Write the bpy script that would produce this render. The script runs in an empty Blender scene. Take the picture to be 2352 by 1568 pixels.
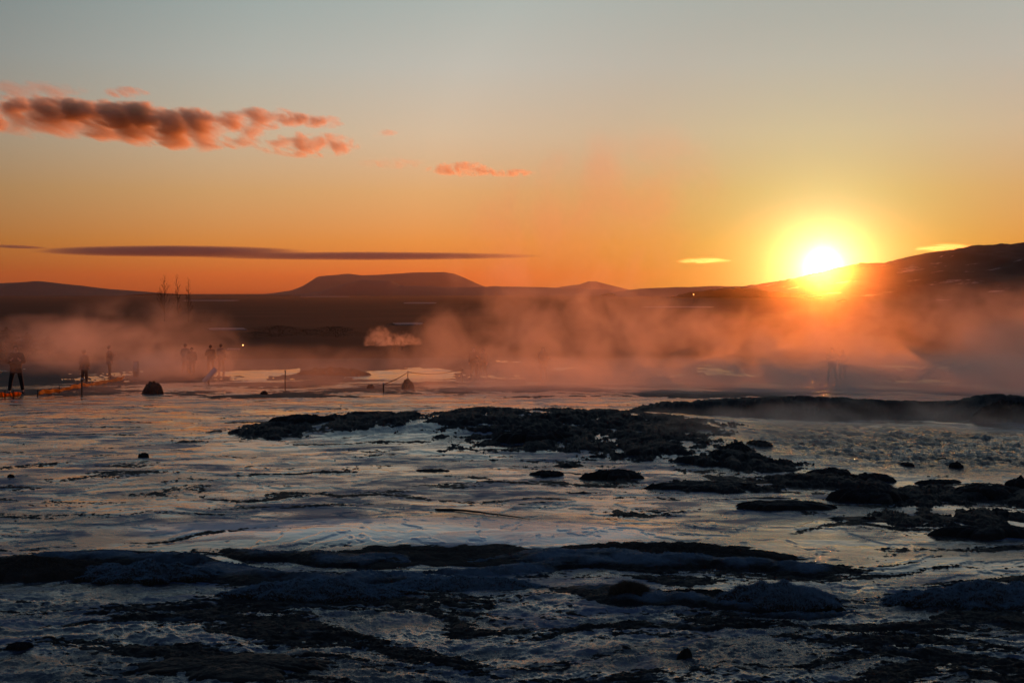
import bpy, bmesh, math, random
import numpy as np
from mathutils import Vector, Matrix

S = bpy.context.scene
COL = S.collection
R = math.radians

# ------------------------------------------------------------------ camera
CAM_H = 2.6
PITCH = math.atan(112 / 3267.0)
FPX = 2352 * 50 / 36.0
cam = bpy.data.objects.new('camera', bpy.data.cameras.new('camera'))
COL.objects.link(cam)
S.camera = cam
cam.data.lens = 50
cam.data.sensor_width = 36
cam.data.clip_start = 0.1
cam.data.clip_end = 60000
cam.location = (0, 0, CAM_H)
cam.rotation_euler = (R(90) - PITCH, 0, 0)

# ------------------------------------------------------------------ sky and sun
SUN_AZ = math.atan((1890 - 1176) / 3267.0)      # to the right of straight ahead
SUN_EL = R(1.02)
SUN_DIR = Vector((math.sin(SUN_AZ) * math.cos(SUN_EL), math.cos(SUN_AZ) * math.cos(SUN_EL), math.sin(SUN_EL)))
S.view_settings.view_transform = 'Standard'
S.view_settings.look = 'None'
S.view_settings.exposure = 0
S.view_settings.gamma = 1
S.cycles.use_denoising = True
S.cycles.max_bounces = 5
S.cycles.volume_bounces = 3
S.cycles.diffuse_bounces = 2
S.cycles.glossy_bounces = 3
S.cycles.transparent_max_bounces = 8
S.cycles.sample_clamp_indirect = 4
S.cycles.volume_step_rate = 1.0
S.cycles.volume_max_steps = 256


def lin(c):
    return tuple(((v / 255.0) / 12.92 if v / 255.0 <= 0.04045 else ((v / 255.0 + 0.055) / 1.055) ** 2.4) for v in c)


def build_world():
    w = bpy.data.worlds.new('World')
    S.world = w
    w.use_nodes = True
    nt = w.node_tree
    N, L = nt.nodes, nt.links
    bg = N['Background']

    def math_(op, a, b=None, c=None):
        n = N.new('ShaderNodeMath')
        n.operation = op
        for i, v in enumerate((a, b, c)):
            if v is None:
                continue
            if hasattr(v, 'links'):
                L.new(v, n.inputs[i])
            else:
                n.inputs[i].default_value = v
        return n.outputs[0]

    def ramp(x, stops, interp='EASE'):
        n = N.new('ShaderNodeValToRGB')
        n.color_ramp.interpolation = interp
        el = n.color_ramp.elements
        while len(el) < len(stops):
            el.new(0.5)
        for e, (p, c) in zip(el, stops):
            e.position = p
            e.color = (*c, 1)
        L.new(x, n.inputs[0])
        return n.outputs[0]

    def mix(mode, a, b, f=1.0):
        n = N.new('ShaderNodeMix')
        n.data_type = 'RGBA'
        n.blend_type = mode
        n.inputs[0].default_value = f
        for i, v in ((6, a), (7, b)):
            if hasattr(v, 'links'):
                L.new(v, n.inputs[i])
            else:
                n.inputs[i].default_value = (*v, 1)
        return n.outputs[2]

    sky = N.new('ShaderNodeTexSky')
    sky.sky_type = 'NISHITA'
    sky.sun_disc = False
    sky.sun_elevation = SUN_EL
    sky.sun_rotation = SUN_AZ
    sky.air_density, sky.dust_density, sky.ozone_density = 1.5, 1.6, 1.5
    tc = N.new('ShaderNodeTexCoord')
    sep = N.new('ShaderNodeSeparateXYZ')
    L.new(tc.outputs['Generated'], sep.inputs[0])
    el = math_('MULTIPLY', math_('ARCSINE', sep.outputs[2]), 180 / math.pi)
    pos = math_('SQRT', math_('DIVIDE', math_('MAXIMUM', el, 0.0), 90.0))
    stops = [(0.0, (176, 74, 30)), (0.7, (206, 100, 40)), (2.0, (222, 143, 68)), (4.0, (216, 168, 112)), (6.3, (206, 187, 158)),
             (9.0, (186, 188, 178)), (11.8, (166, 180, 176)), (17, (134, 152, 156)), (30, (104, 130, 152)), (55, (76, 106, 140)), (90, (62, 92, 130))]
    base = ramp(pos, [(math.sqrt(e / 90.0), lin(c)) for e, c in stops], 'LINEAR')
    dot = N.new('ShaderNodeVectorMath')
    dot.operation = 'DOT_PRODUCT'
    L.new(tc.outputs['Generated'], dot.inputs[0])
    dot.inputs[1].default_value = SUN_DIR
    th = math_('MULTIPLY', math_('ARCCOSINE', math_('MINIMUM', dot.outputs['Value'], 1.0)), 180 / math.pi)
    azf = ramp(math_('DIVIDE', th, 180.0), [(0, (0.76, 0.80, 0.80)), (10 / 180, (0.92, 0.85, 0.84)), (16 / 180, (1.05, 0.99, 0.98)), (24 / 180, (0.86, 0.86, 0.87)), (34 / 180, (0.52, 0.54, 0.57)),
                                            (70 / 180, (0.40, 0.42, 0.50)), (1, (0.26, 0.28, 0.42))], 'LINEAR')
    col = mix('MULTIPLY', base, azf)

    def glow(c, sigma, power, low=0.0):
        a = math_('MULTIPLY_ADD', math_('MAXIMUM', el, 0.0), low, th) if low else th
        t = math_('POWER', math_('DIVIDE', a, sigma), power)
        g = math_('EXPONENT', math_('MULTIPLY', t, -1.0))
        n = N.new('ShaderNodeVectorMath')
        n.operation = 'SCALE'
        n.inputs[0].default_value = c
        L.new(g, n.inputs['Scale'])
        return n.outputs[0]
    col = mix('ADD', col, glow((0.24, 0.24, 0.08), 4.0, 1.0))
    col = mix('ADD', col, glow((0.08, 0.36, 0.0), 6.0, 1.3, 1.0))
    col = mix('ADD', col, glow((0.9, 1.25, 1.0), 1.15, 1.0))
    col = mix('ADD', col, glow((12, 10, 6), 0.4, 2.0))
    ns = N.new('ShaderNodeVectorMath')
    ns.operation = 'SCALE'
    L.new(sky.outputs[0], ns.inputs[0])
    ns.inputs['Scale'].default_value = 0.004
    col = mix('ADD', col, ns.outputs[0])
    L.new(col, bg.inputs[0])
    bg.inputs[1].default_value = 1.0
    w.cycles.sampling_method = 'MANUAL'
    w.cycles.sample_map_resolution = 2048


build_world()

sl = bpy.data.lights.new('sun', 'SUN')
sun = bpy.data.objects.new('sun', sl)
COL.objects.link(sun)
sl.energy = 1.9
sl.angle = R(0.53)
sl.color = (1.0, 0.205, 0.03)
sun.rotation_euler = SUN_DIR.to_track_quat('Z', 'Y').to_euler()


# ------------------------------------------------------------------ helpers
def ray(px, py):
    """direction through a point of the photograph (2352 x 1568), Y component about 1"""
    x = (px - 1176) / FPX
    z = (784 - py) / FPX
    cp, sp = math.cos(PITCH), math.sin(PITCH)
    return Vector((x, cp + z * sp, -sp + z * cp))


def at(px, py, Y):
    d = ray(px, py)
    return Vector((0, 0, CAM_H)) + d * (Y / d.y)


def tag(o, label=None, cat=None, group=None, kind=None):
    if label: o['label'] = label
    if cat: o['category'] = cat
    if group: o['group'] = group
    if kind: o['kind'] = kind
    return o


def link(name, me, mats=(), parent=None, smooth=True):
    o = bpy.data.objects.new(name, me)
    COL.objects.link(o)
    for m in (mats if isinstance(mats, (list, tuple)) else [mats]):
        me.materials.append(m)
    if smooth and len(me.polygons):
        me.polygons.foreach_set('use_smooth', np.ones(len(me.polygons), dtype=bool))
    if parent is not None:
        o.parent = parent
    return o


def empty(name, loc, rz=0.0):
    o = bpy.data.objects.new(name, None)
    COL.objects.link(o)
    o.location = loc
    o.rotation_euler = (0, 0, rz)
    o.empty_display_size = 0.2
    return o


def grid_mesh(name, P, closed_u=False, flip=False):
    """P: rows x cols x 3 array -> mesh of quads"""
    r, c, _ = P.shape
    me = bpy.data.meshes.new(name)
    idx = np.arange(r * c).reshape(r, c)
    a, b = idx[:-1, :-1], idx[:-1, 1:]
    d, e = idx[1:, :-1], idx[1:, 1:]
    if closed_u:
        a = idx[:-1, :]; b = np.roll(idx, -1, 1)[:-1, :]
        d = idx[1:, :]; e = np.roll(idx, -1, 1)[1:, :]
    q = np.stack([a, b, e, d] if not flip else [a, d, e, b], -1).reshape(-1, 4)
    me.vertices.add(r * c)
    me.vertices.foreach_set('co', P.reshape(-1).astype(np.float32))
    me.loops.add(q.size)
    me.loops.foreach_set('vertex_index', q.reshape(-1).astype(np.int32))
    me.polygons.add(len(q))
    me.polygons.foreach_set('loop_start', np.arange(0, q.size, 4, dtype=np.int32))
    me.polygons.foreach_set('loop_total', np.full(len(q), 4, dtype=np.int32))
    me.update(calc_edges=True)
    return me


def poly_mesh(name, V, F):
    me = bpy.data.meshes.new(name)
    me.from_pydata([tuple(v) for v in V], [], [tuple(f) for f in F])
    me.update()
    return me


def add_attr(me, name, arr):
    a = me.attributes.new(name, 'FLOAT', 'POINT')
    a.data.foreach_set('value', np.ascontiguousarray(arr, dtype=np.float32).reshape(-1))


_rng = np.random.RandomState(7)
_perm = _rng.permutation(4096)
_gang = _rng.rand(4096) * 2 * np.pi
_gx, _gy = np.cos(_gang), np.sin(_gang)


def perlin(x, y, seed=0):
    x = x + seed * 17.31; y = y - seed * 9.73
    xi = np.floor(x).astype(np.int64); yi = np.floor(y).astype(np.int64)
    xf = x - xi; yf = y - yi
    u = xf * xf * xf * (xf * (xf * 6 - 15) + 10)
    v = yf * yf * yf * (yf * (yf * 6 - 15) + 10)

    def g(ix, iy, dx, dy):
        h = _perm[(_perm[ix & 4095] + iy) & 4095]
        return _gx[h] * dx + _gy[h] * dy
    a = g(xi, yi, xf, yf); b = g(xi + 1, yi, xf - 1, yf)
    c = g(xi, yi + 1, xf, yf - 1); d = g(xi + 1, yi + 1, xf - 1, yf - 1)
    return ((a + (b - a) * u) * (1 - v) + (c + (d - c) * u) * v) * 1.5


def fbm(x, y, oct=5, gain=0.5, lac=2.03, seed=0, ridged=False):
    s = 0; a = 1.0; t = 0
    for i in range(oct):
        n = perlin(x, y, seed + i)
        if ridged:
            n = 1 - 2 * np.abs(n)
        s = s + a * n; t += a
        a *= gain; x = x * lac; y = y * lac
    return s / t


def sstep(x, a, b):
    t = np.clip((x - a) / (b - a), 0, 1)
    return t * t * (3 - 2 * t)


def node_mat(name):
    m = bpy.data.materials.new(name)
    m.use_nodes = True
    nt = m.node_tree
    return m, nt, nt.nodes['Principled BSDF']


def noise_node(nt, scale, detail=4, rough=0.55, coord='Object', vscale=None, distortion=0.0):
    tc = nt.nodes.new('ShaderNodeTexCoord')
    out = tc.outputs[coord]
    if vscale:
        mp = nt.nodes.new('ShaderNodeMapping')
        mp.inputs['Scale'].default_value = vscale
        nt.links.new(out, mp.inputs[0])
        out = mp.outputs[0]
    n = nt.nodes.new('ShaderNodeTexNoise')
    n.inputs['Scale'].default_value = scale
    n.inputs['Detail'].default_value = detail
    n.inputs['Roughness'].default_value = rough
    n.inputs['Distortion'].default_value = distortion
    nt.links.new(out, n.inputs['Vector'])
    return n.outputs['Fac']


def ramp_node(nt, x, stops):
    n = nt.nodes.new('ShaderNodeValToRGB')
    el = n.color_ramp.elements
    while len(el) < len(stops):
        el.new(0.5)
    for e, (p, c) in zip(el, stops):
        e.position = p
        e.color = (*c, 1) if hasattr(c, '__len__') else (c, c, c, 1)
    nt.links.new(x, n.inputs[0])
    return n.outputs[0]


def bump_node(nt, h, strength, dist, normal=None):
    b = nt.nodes.new('ShaderNodeBump')
    b.inputs['Strength'].default_value = strength
    b.inputs['Distance'].default_value = dist
    nt.links.new(h, b.inputs['Height'])
    if normal is not None:
        nt.links.new(normal, b.inputs['Normal'])
    return b.outputs[0]


def rock_material(name, c0, c1, rough=0.6, scale=6, bump=0.5, bdist=0.03, spec=0.3, frost=None):
    m, nt, bs = node_mat(name)
    f = noise_node(nt, scale, 6, 0.6)
    nt.links.new(ramp_node(nt, f, [(0.3, c0), (0.7, c1)]), bs.inputs['Base Color'])
    bs.inputs['Roughness'].default_value = rough
    bs.inputs['Specular IOR Level'].default_value = spec
    if frost:                                  # rime that has settled on whatever faces up
        ge = nt.nodes.new('ShaderNodeNewGeometry')
        sp = nt.nodes.new('ShaderNodeSeparateXYZ'); nt.links.new(ge.outputs['Normal'], sp.inputs[0])
        ad = nt.nodes.new('ShaderNodeMath'); ad.operation = 'MULTIPLY_ADD'
        nt.links.new(f, ad.inputs[0]); ad.inputs[1].default_value = 0.5; nt.links.new(sp.outputs[2], ad.inputs[2])
        mx = nt.nodes.new('ShaderNodeMix'); mx.data_type = 'RGBA'
        nt.links.new(ramp_node(nt, ad.outputs[0], [(1.0 - 0.0, 0.0), (1.0, 0.0)]), mx.inputs[0])
        rp = mx.inputs[0].links[0].from_node.color_ramp.elements
        ml = nt.nodes.new('ShaderNodeMath'); ml.operation = 'MULTIPLY'; ml.inputs[1].default_value = 0.6
        nt.links.new(ad.outputs[0], ml.inputs[0]); nt.links.new(ml.outputs[0], mx.inputs[0].links[0].from_node.inputs[0])
        rp[0].position = 0.60; rp[0].color = (0, 0, 0, 1); rp[1].position = 0.76; rp[1].color = (1, 1, 1, 1)
        nt.links.new(bs.inputs['Base Color'].links[0].from_socket, mx.inputs[6])
        mx.inputs[7].default_value = (*frost, 1)
        nt.links.new(mx.outputs[2], bs.inputs['Base Color'])
    f2 = noise_node(nt, scale * 4, 6, 0.65)
    nt.links.new(bump_node(nt, f2, bump, bdist), bs.inputs['Normal'])
    return m


def plain_material(name, c, rough=0.7, spec=0.3):
    m, nt, bs = node_mat(name)
    f = noise_node(nt, 30, 4)
    nt.links.new(ramp_node(nt, f, [(0.3, tuple(v * 0.75 for v in c)), (0.7, tuple(min(1, v * 1.2) for v in c))]), bs.inputs['Base Color'])
    bs.inputs['Roughness'].default_value = rough
    bs.inputs['Specular IOR Level'].default_value = spec
    return m


# ------------------------------------------------------------------ ground and ice
MAT_GROUND = rock_material('wet_dark_rock', (0.006, 0.006, 0.006), (0.020, 0.018, 0.017), 0.65, 9, 0.9, 0.03, 0.12)
_nt = MAT_GROUND.node_tree
_bs = _nt.nodes['Principled BSDF']
_at = _nt.nodes.new('ShaderNodeAttribute'); _at.attribute_name = 'rime'
_n1 = noise_node(_nt, 3.5, 9, 0.7, vscale=(0.5, 1, 1))
_ad = _nt.nodes.new('ShaderNodeMath'); _ad.operation = 'MULTIPLY_ADD'; _ad.inputs[1].default_value = 0.45
_nt.links.new(_at.outputs['Fac'], _ad.inputs[0]); _nt.links.new(_n1, _ad.inputs[2])
_mx = _nt.nodes.new('ShaderNodeMix'); _mx.data_type = 'RGBA'
_nt.links.new(ramp_node(_nt, _ad.outputs[0], [(0.68, 0.0), (0.92, 1.0)]), _mx.inputs[0])
_nt.links.new(_bs.inputs['Base Color'].links[0].from_socket, _mx.inputs[6])
_mx.inputs[7].default_value = (0.095, 0.14, 0.18, 1)
_nt.links.new(_mx.outputs[2], _bs.inputs['Base Color'])
MAT_PLAIN = rock_material('winter_heath', (0.012, 0.006, 0.004), (0.036, 0.018, 0.011), 0.9, 0.02, 0.4, 0.4, 0.05)


def ice_material():
    """wet ice: mirror-like water film, matt frosted sheets and bluish rime in streaks"""
    m, nt, bs = node_mat('wet_ice')
    L = nt.links

    def attr(n):
        a = nt.nodes.new('ShaderNodeAttribute'); a.attribute_name = n
        return a.outputs['Fac']

    def mt(op, a, b, c=None, clamp=False):
        n = nt.nodes.new('ShaderNodeMath'); n.operation = op; n.use_clamp = clamp
        for k, v in enumerate((a, b, c)):
            if v is None: continue
            if hasattr(v, 'links'): L.new(v, n.inputs[k])
            else: n.inputs[k].default_value = v
        return n.outputs[0]
    fr, rg = attr('frost'), attr('rough')
    n1 = noise_node(nt, 2.2, 9, 0.68, vscale=(0.55, 1.0, 1.0), distortion=0.5)
    n2 = noise_node(nt, 0.9, 8, 0.62, vscale=(0.5, 1.0, 1.0), distortion=0.8)
    n3 = noise_node(nt, 26, 5, 0.65)
    fm = ramp_node(nt, mt('ADD', mt('ADD', n1, fr), mt('MULTIPLY', n3, 0.14)), [(0.54, 0.0), (0.70, 1.0)])       # rime
    wet = ramp_node(nt, n2, [(0.44, 0.0), (0.54, 1.0)])                                                          # water film
    mx = nt.nodes.new('ShaderNodeMix'); mx.data_type = 'RGBA'
    L.new(fm, mx.inputs[0])
    mx.inputs[6].default_value = (0.030, 0.031, 0.036, 1)
    mx.inputs[7].default_value = (0.075, 0.10, 0.16, 1)
    pale = attr('pale')
    mp = nt.nodes.new('ShaderNodeMix'); mp.data_type = 'RGBA'
    L.new(ramp_node(nt, mt('MULTIPLY_ADD', n2, 0.5, pale), [(0.55, 0.0), (0.95, 1.0)]), mp.inputs[0])
    L.new(mx.outputs[2], mp.inputs[6]); mp.inputs[7].default_value = (0.42, 0.44, 0.46, 1)
    L.new(mp.outputs[2], bs.inputs['Base Color'])
    dry = mt('SUBTRACT', 1.0, wet)
    r = mt('MULTIPLY_ADD', dry, 0.14, 0.05)
    r = mt('MULTIPLY_ADD', fm, 0.36, r)
    L.new(r, bs.inputs['Roughness'])
    L.new(mt('MULTIPLY_ADD', attr('pool'), -0.22, mt('MULTIPLY_ADD', fm, -0.32, 0.5)), bs.inputs['Specular IOR Level'])
    bs.inputs['IOR'].default_value = 1.55
    b1 = noise_node(nt, 17, 8, 0.66, vscale=(0.6, 1.0, 1.0))
    b2 = noise_node(nt, 48, 5, 0.65)
    bmp = nt.nodes.new('ShaderNodeBump'); bmp.inputs['Distance'].default_value = 0.03
    pl = attr('pool')
    calm = mt('MULTIPLY', mt('MULTIPLY_ADD', wet, -0.8, 1.0), rg)
    L.new(b1, bmp.inputs['Height']); L.new(mt('MULTIPLY_ADD', pl, 3.0, calm), bmp.inputs['Strength'])
    bmp2 = nt.nodes.new('ShaderNodeBump'); bmp2.inputs['Distance'].default_value = 0.012
    L.new(b2, bmp2.inputs['Height'])
    L.new(mt('MAXIMUM', mt('MAXIMUM', calm, mt('MULTIPLY', dry, 0.30)), mt('MULTIPLY', fm, 0.7)), bmp2.inputs['Strength'])
    L.new(bmp.outputs[0], bmp2.inputs['Normal'])
    L.new(bmp2.outputs[0], bs.inputs['Normal'])
    return m


MAT_ICE = ice_material()


def profile(d):
    """broad fall of the land away from the camera"""
    return np.interp(d, [0, 27, 34, 80, 120, 420, 2000, 12000], [0, 0, -0.18, -2.25, -2.6, -4.2, -6.5, -9.0])


def to_px(X, Y, Z):
    """photo coordinates of world points (used to lay the terrain's features out where they stand)"""
    cp, sp = math.cos(PITCH), math.sin(PITCH)
    dz = Z - CAM_H
    f = Y * cp - dz * sp
    u = Y * sp + dz * cp
    f = np.where(f < 0.05, 0.05, f)
    return 1176 + FPX * X / f, 784 - FPX * u / f


def blob(X, Y, px, py, wpx, hpx, p=2.0):
    """elliptic bump centred where the flat ground shows at (px,py), sized in photo pixels there"""
    d = ray(px, py); t = -CAM_H / d.z
    cx, cy = d.x * t, d.y * t
    sx = wpx / FPX * cy
    sy = hpx / FPX * cy * cy / CAM_H
    q = ((X - cx) / sx) ** 2 + ((Y - cy) / sy) ** 2
    return np.exp(-q ** (p / 2))


def stairs(n, w=0.12):
    f = np.floor(n)
    return f + sstep(n - f, 0, w)


def chain(X, Y, pts, wpx, hpx, p=2.0):
    """a row of overlapping bumps along a line of photo points on the flat near ground"""
    t = 0
    for (xa, ya), (xb, yb) in zip(pts[:-1], pts[1:]):
        n = max(1, int(abs(xb - xa) / (wpx * 0.9)))
        for k in range(n):
            f = k / n
            t = np.maximum(t, blob(X, Y, xa + (xb - xa) * f, ya + (yb - ya) * f, wpx, hpx, p))
    return np.maximum(t, blob(X, Y, pts[-1][0], pts[-1][1], wpx, hpx, p))


def terrain_fields(X, Y):
    r = np.sqrt(X * X + Y * Y)
    base = profile(r)
    px, py = to_px(X, Y, base)
    near = 1 - sstep(r, 34, 60)
    wx = X + 0.8 * fbm(X * 0.35, Y * 0.35, 3, seed=40)
    wy = Y + 1.2 * fbm(X * 0.35, Y * 0.35, 3, seed=50)
    # broad rise of the rock mound in the middle, the far bank of the pool, gentle ice dome
    mound = (0.36 * blob(wx, wy, 1330, 985, 420, 38) + 0.16 * blob(wx, wy, 900, 985, 240, 16) + 0.12 * blob(wx, wy, 1650, 1040, 200, 30))
    bank = 0.34 * blob(wx, wy, 1850, 942, 400, 7) + 0.22 * blob(wx, wy, 2330, 942, 120, 8) + 0.25 * blob(wx, wy, 2550, 938, 300, 9)
    dome = 0.06 * blob(X, Y, 950, 1225, 470, 42, 3)
    smooth = base + mound * 0.85 + dome
    undul = 0.03 * fbm(X * 0.3, Y * 0.3, 4, seed=3) * near
    # ---- where rock stands through the ice
    n = fbm(wx * 2.0, wy * 1.35, 9, 0.70, seed=11)
    n2 = fbm(X * 5, Y * 5, 7, 0.68, seed=19)
    shelf = chain(wx, wy, [(620, 992), (860, 984), (1100, 985), (1350, 1000), (1500, 1040), (1700, 1070), (1900, 1108), (2120, 1135), (2400, 1150)], 140, 20, 3)
    rock_m = np.clip(np.maximum(1.15 * shelf, 1.1 * blob(wx, wy, 1380, 1008, 440, 50, 3)) + 0.35 * blob(wx, wy, 1640, 1070, 260, 30, 3) \
        + 0.55 * chain(wx, wy, [(1250, 1080), (1450, 1102), (1700, 1128), (1900, 1150), (2150, 1165), (2400, 1190)], 150, 12, 3) + 0.62 * blob(wx, wy, 2150, 1190, 300, 22, 3) + 0.5 * blob(wx, wy, 1600, 1120, 200, 16, 3), 0, 1.1)
    bank_m = np.clip(1.3 * blob(wx, wy, 1950, 943, 520, 12, 4) + 1.0 * blob(wx, wy, 2500, 943, 400, 14, 4), 0, 1.2)
    pool = np.clip(blob(X, Y, 2100, 1022, 360, 50, 4) * 1.3, 0, 1)
    m = np.maximum(rock_m, bank_m)
    thr = 0.50 - (0.69 + 0.14 * sstep(px, 1500, 1900)) * m + 0.9 * pool * (1 - bank_m)
    g = 0.24 * (n - thr) + 0.11 * n2 * (0.25 + m)
    g = np.where(g > 0, 0.10 * np.tanh(g / 0.10), g)
    # ---- thin dark mineral crust, ragged, a centimetre or two proud of the ice, thickest close by
    fore = sstep(py, 1285, 1400)
    n4 = fbm(wx * 0.55, wy * 2.0, 7, 0.6, seed=83)
    n5 = fbm(X * 9, Y * 26, 4, 0.6, seed=91)
    cr_m = 0.20 * fore + 0.10 * sstep(px, 1500, 2300) * sstep(py, 1060, 1180) + 0.10 * np.exp(-((py - 1130) / 45.0) ** 2) - 0.35 * np.exp(-(((px - 1100) / 330) ** 4 + ((py - 1235) / 28.0) ** 4))
    ridge = chain(wx, wy, [(-60, 1300), (250, 1290), (480, 1320), (700, 1330), (1000, 1330), (1280, 1300), (1500, 1285), (1820, 1290)], 120, 16, 3)
    ridge = np.maximum(ridge, 0.8 * chain(wx, wy, [(650, 1270), (950, 1280), (1250, 1285)], 120, 10, 3))
    ridge = np.maximum(ridge, 0.6 * chain(wx, wy, [(1420, 1370), (1700, 1372), (1900, 1395)], 120, 8, 3))
    crust = 0.06 * (n4 + 0.42 * n5 - 0.31 + cr_m * 1.2 + 0.9 * ridge) + 0.032 * ridge * (1 + n4) + 0.016 * ridge * stairs(9.0 * n4 + 3 * n5 * 0.3, 0.25)
    crust = np.where(crust > 0, 0.03 * np.tanh(crust / 0.03) + 0.5 * ridge * np.maximum(crust, 0), crust) * near + (near - 1) * 0.05
    far_m = sstep(r, 30, 44) * (1 - sstep(r, 200, 500))
    nf = fbm(X * 0.22, Y * 0.10, 6, 0.58, seed=70)
    pond = np.exp(-(((px - 925) / 110) ** 4 + ((py - 862) / 13.0) ** 4)) + 0.8 * np.exp(-(((px - 590) / 90) ** 4 + ((py - 856) / 5.0) ** 4)) \
        + 0.35 * np.exp(-(((px - 450) / 130) ** 2 + ((py - 880) / 16.0) ** 2))
    wetband = np.exp(-((py - 930) / 16.0) ** 4) * 0.45
    g_far = 0.22 * (nf + 0.06 + 0.35 * sstep(r, 60, 110) - 0.75 * pond - wetband) + 0.12 * fbm(X * 2.2, Y * 1.4, 6, 0.65, seed=77)
    g = g * (1 - far_m) + g_far * far_m
    far = sstep(r, 105, 140)
    g = g * (1 - far) + (0.25 + 0.15 * nf) * far
    # ---- ice: low ripples, flow ridges and the little rims of the terraces
    rip = fbm(X * 2.4, Y * 4.2, 6, 0.62, seed=23)
    rid = fbm(wx * 2.1, wy * 3.0, 6, 0.6, seed=29, ridged=True)
    ter = stairs(4.5 * fbm(wx * 0.32, wy * 0.40, 7, 0.6, seed=61), 0.06)
    ice = smooth + undul + near * ((0.004 + 0.026 * fore) * rip + (0.004 + 0.026 * fore) * rid + 0.009 * ter * (1 - pool)) + pool * 0.11 * fbm(X * 2.0, Y * 2.6, 6, 0.62, seed=97)
    ground = np.maximum(smooth + undul * 0.5 + bank + g * (0.35 + 0.65 * m), np.where(g > -0.5, ice + crust * (1 - pool) - 0.05 * pool, -9))
    frost = (-0.22 * blob(X, Y, 1090, 1232, 400, 26, 4) - 0.16 * blob(X, Y, 2120, 1285, 220, 26, 3) + 0.08 * blob(X, Y, 620, 1195, 420, 36, 3) + 0.06 * blob(X, Y, 1300, 1150, 500, 40, 2) + 0.18 * fbm(X * 0.4, Y * 0.4, 3, seed=33)
             - 0.05 * fore - 0.25 * pool - 0.06 * (1 - near))
    rough = near * np.clip(0.16 + 0.58 * fore + 0.4 * np.clip(fbm(X * 0.45, Y * 0.45, 3, seed=37), 0, 1) + 0.6 * pool, 0, 1.2) + (1 - near) * 0.12
    pale = 0.80 * blob(X, Y, 1080, 1228, 390, 30, 4) + 0.5 * blob(X, Y, 620, 1215, 330, 22, 3) + 0.26 * (1 - fore) * near
    rime = near * np.clip(0.9 * ridge + 0.25 * fore - rock_m, 0, 1)
    return ground, ice, frost, rough, pale, pool, rime


def height_at(x, y, ice=True):
    g, i = terrain_fields(np.array([[x]], dtype=float), np.array([[y]], dtype=float))[:2]
    return float(max(g[0, 0], i[0, 0]) if ice else g[0, 0])


def build_ground():
    half = R(30)
    ph = np.concatenate([np.linspace(half, -half, 1500), np.linspace(-half, half - 2 * np.pi, 150)[1:-1]])
    # rows even in 1/r, as the ground's own foreshortening spreads them
    k = CAM_H * FPX * 1024 / 2352
    rows = np.concatenate([np.linspace(k / 2.0, k / 8.8, 60)[:-1], np.linspace(k / 8.8, k / 40.0, 640)[:-1], np.linspace(k / 40.0, k / 300.0, 150)[:-1],
                           np.geomspace(k / 300.0, k / 13000.0, 60)])
    r = k / rows
    RR, PH = np.meshgrid(r, ph, indexing='ij')
    X = RR * np.sin(PH); Y = RR * np.cos(PH)
    ground, ice, frost, rough, pale, pool, rime = terrain_fields(X, Y)
    me = grid_mesh('ground', np.stack([X, Y, ground], -1), closed_u=True)
    add_attr(me, 'rime', rime)
    o = link('ground', me, [MAT_GROUND, MAT_PLAIN])
    mi = np.zeros((len(r) - 1, len(ph)), dtype=np.int32)
    mi[(r[:-1] > 110), :] = 1
    me.polygons.foreach_set('material_index', mi.reshape(-1))
    tag(o, kind='structure')
    m = r < 430
    me = grid_mesh('ice', np.stack([X[m], Y[m], ice[m]], -1), closed_u=True)
    add_attr(me, 'frost', frost[m]); add_attr(me, 'rough', rough[m])
    add_attr(me, 'pale', pale[m]); add_attr(me, 'pool', pool[m])
    o = link('ice', me, MAT_ICE)
    tag(o, kind='structure')


build_ground()


# ------------------------------------------------------------------ far hills
def hill(name, pts, Y, depth_front, depth_back, mat, noise=0.06, seed=0, nx=260, ny=60, zbase=-10):
    """a ridge whose crest line stands at distance Y; pts are crest points of the photograph"""
    P = [at(px, py, Y) for px, py in pts]
    xs = np.linspace(P[0].x, P[-1].x, nx)
    hz = np.interp(xs, [p.x for p in P], [p.z for p in P]) - zbase
    hz = hz + (9.0 if Y < 3000 else 1.6) / FPX * Y * fbm(xs / Y * 55 + seed, xs * 0 + seed, 6, 0.6, seed=seed + 30) * np.clip((hz - 12) / 12, 0, 1)
    s = np.linspace(-1, 1, ny)
    ys = np.where(s < 0, s * depth_front, s * depth_back)
    XX, SS = np.meshgrid(xs, s, indexing='xy')
    YY = Y + np.where(SS < 0, SS * depth_front, SS * depth_back)
    prof = (1 - np.abs(SS) ** 1.5)
    prof = np.clip(prof, 0, 1)
    sc = 1.0 / (depth_front * 0.35)
    n = fbm(XX * sc, YY * sc, 6, 0.55, seed=seed)
    Z = zbase + hz[None, :] * (prof * (1 + noise * 3 * n * (1 - prof)))
    Z += hz.max() * noise * 0.15 * fbm(XX * sc * 6, YY * sc * 6, 4, seed=seed + 9) * np.clip(prof * 4, 0, 1)
    o = link(name, grid_mesh(name, np.stack([XX, YY, Z], -1)), mat)
    return tag(o, kind='structure')


def snow_hill_material():
    m, nt, bs = node_mat('snow_flecked_heath')
    f = noise_node(nt, 0.02, 9, 0.68, vscale=(1, 1, 3))
    nt.links.new(ramp_node(nt, f, [(0.60, (0.02, 0.012, 0.008)), (0.66, (0.22, 0.21, 0.22))]), bs.inputs['Base Color'])
    bs.inputs['Roughness'].default_value = 0.9
    bs.inputs['Specular IOR Level'].default_value = 0.1
    return m


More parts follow.
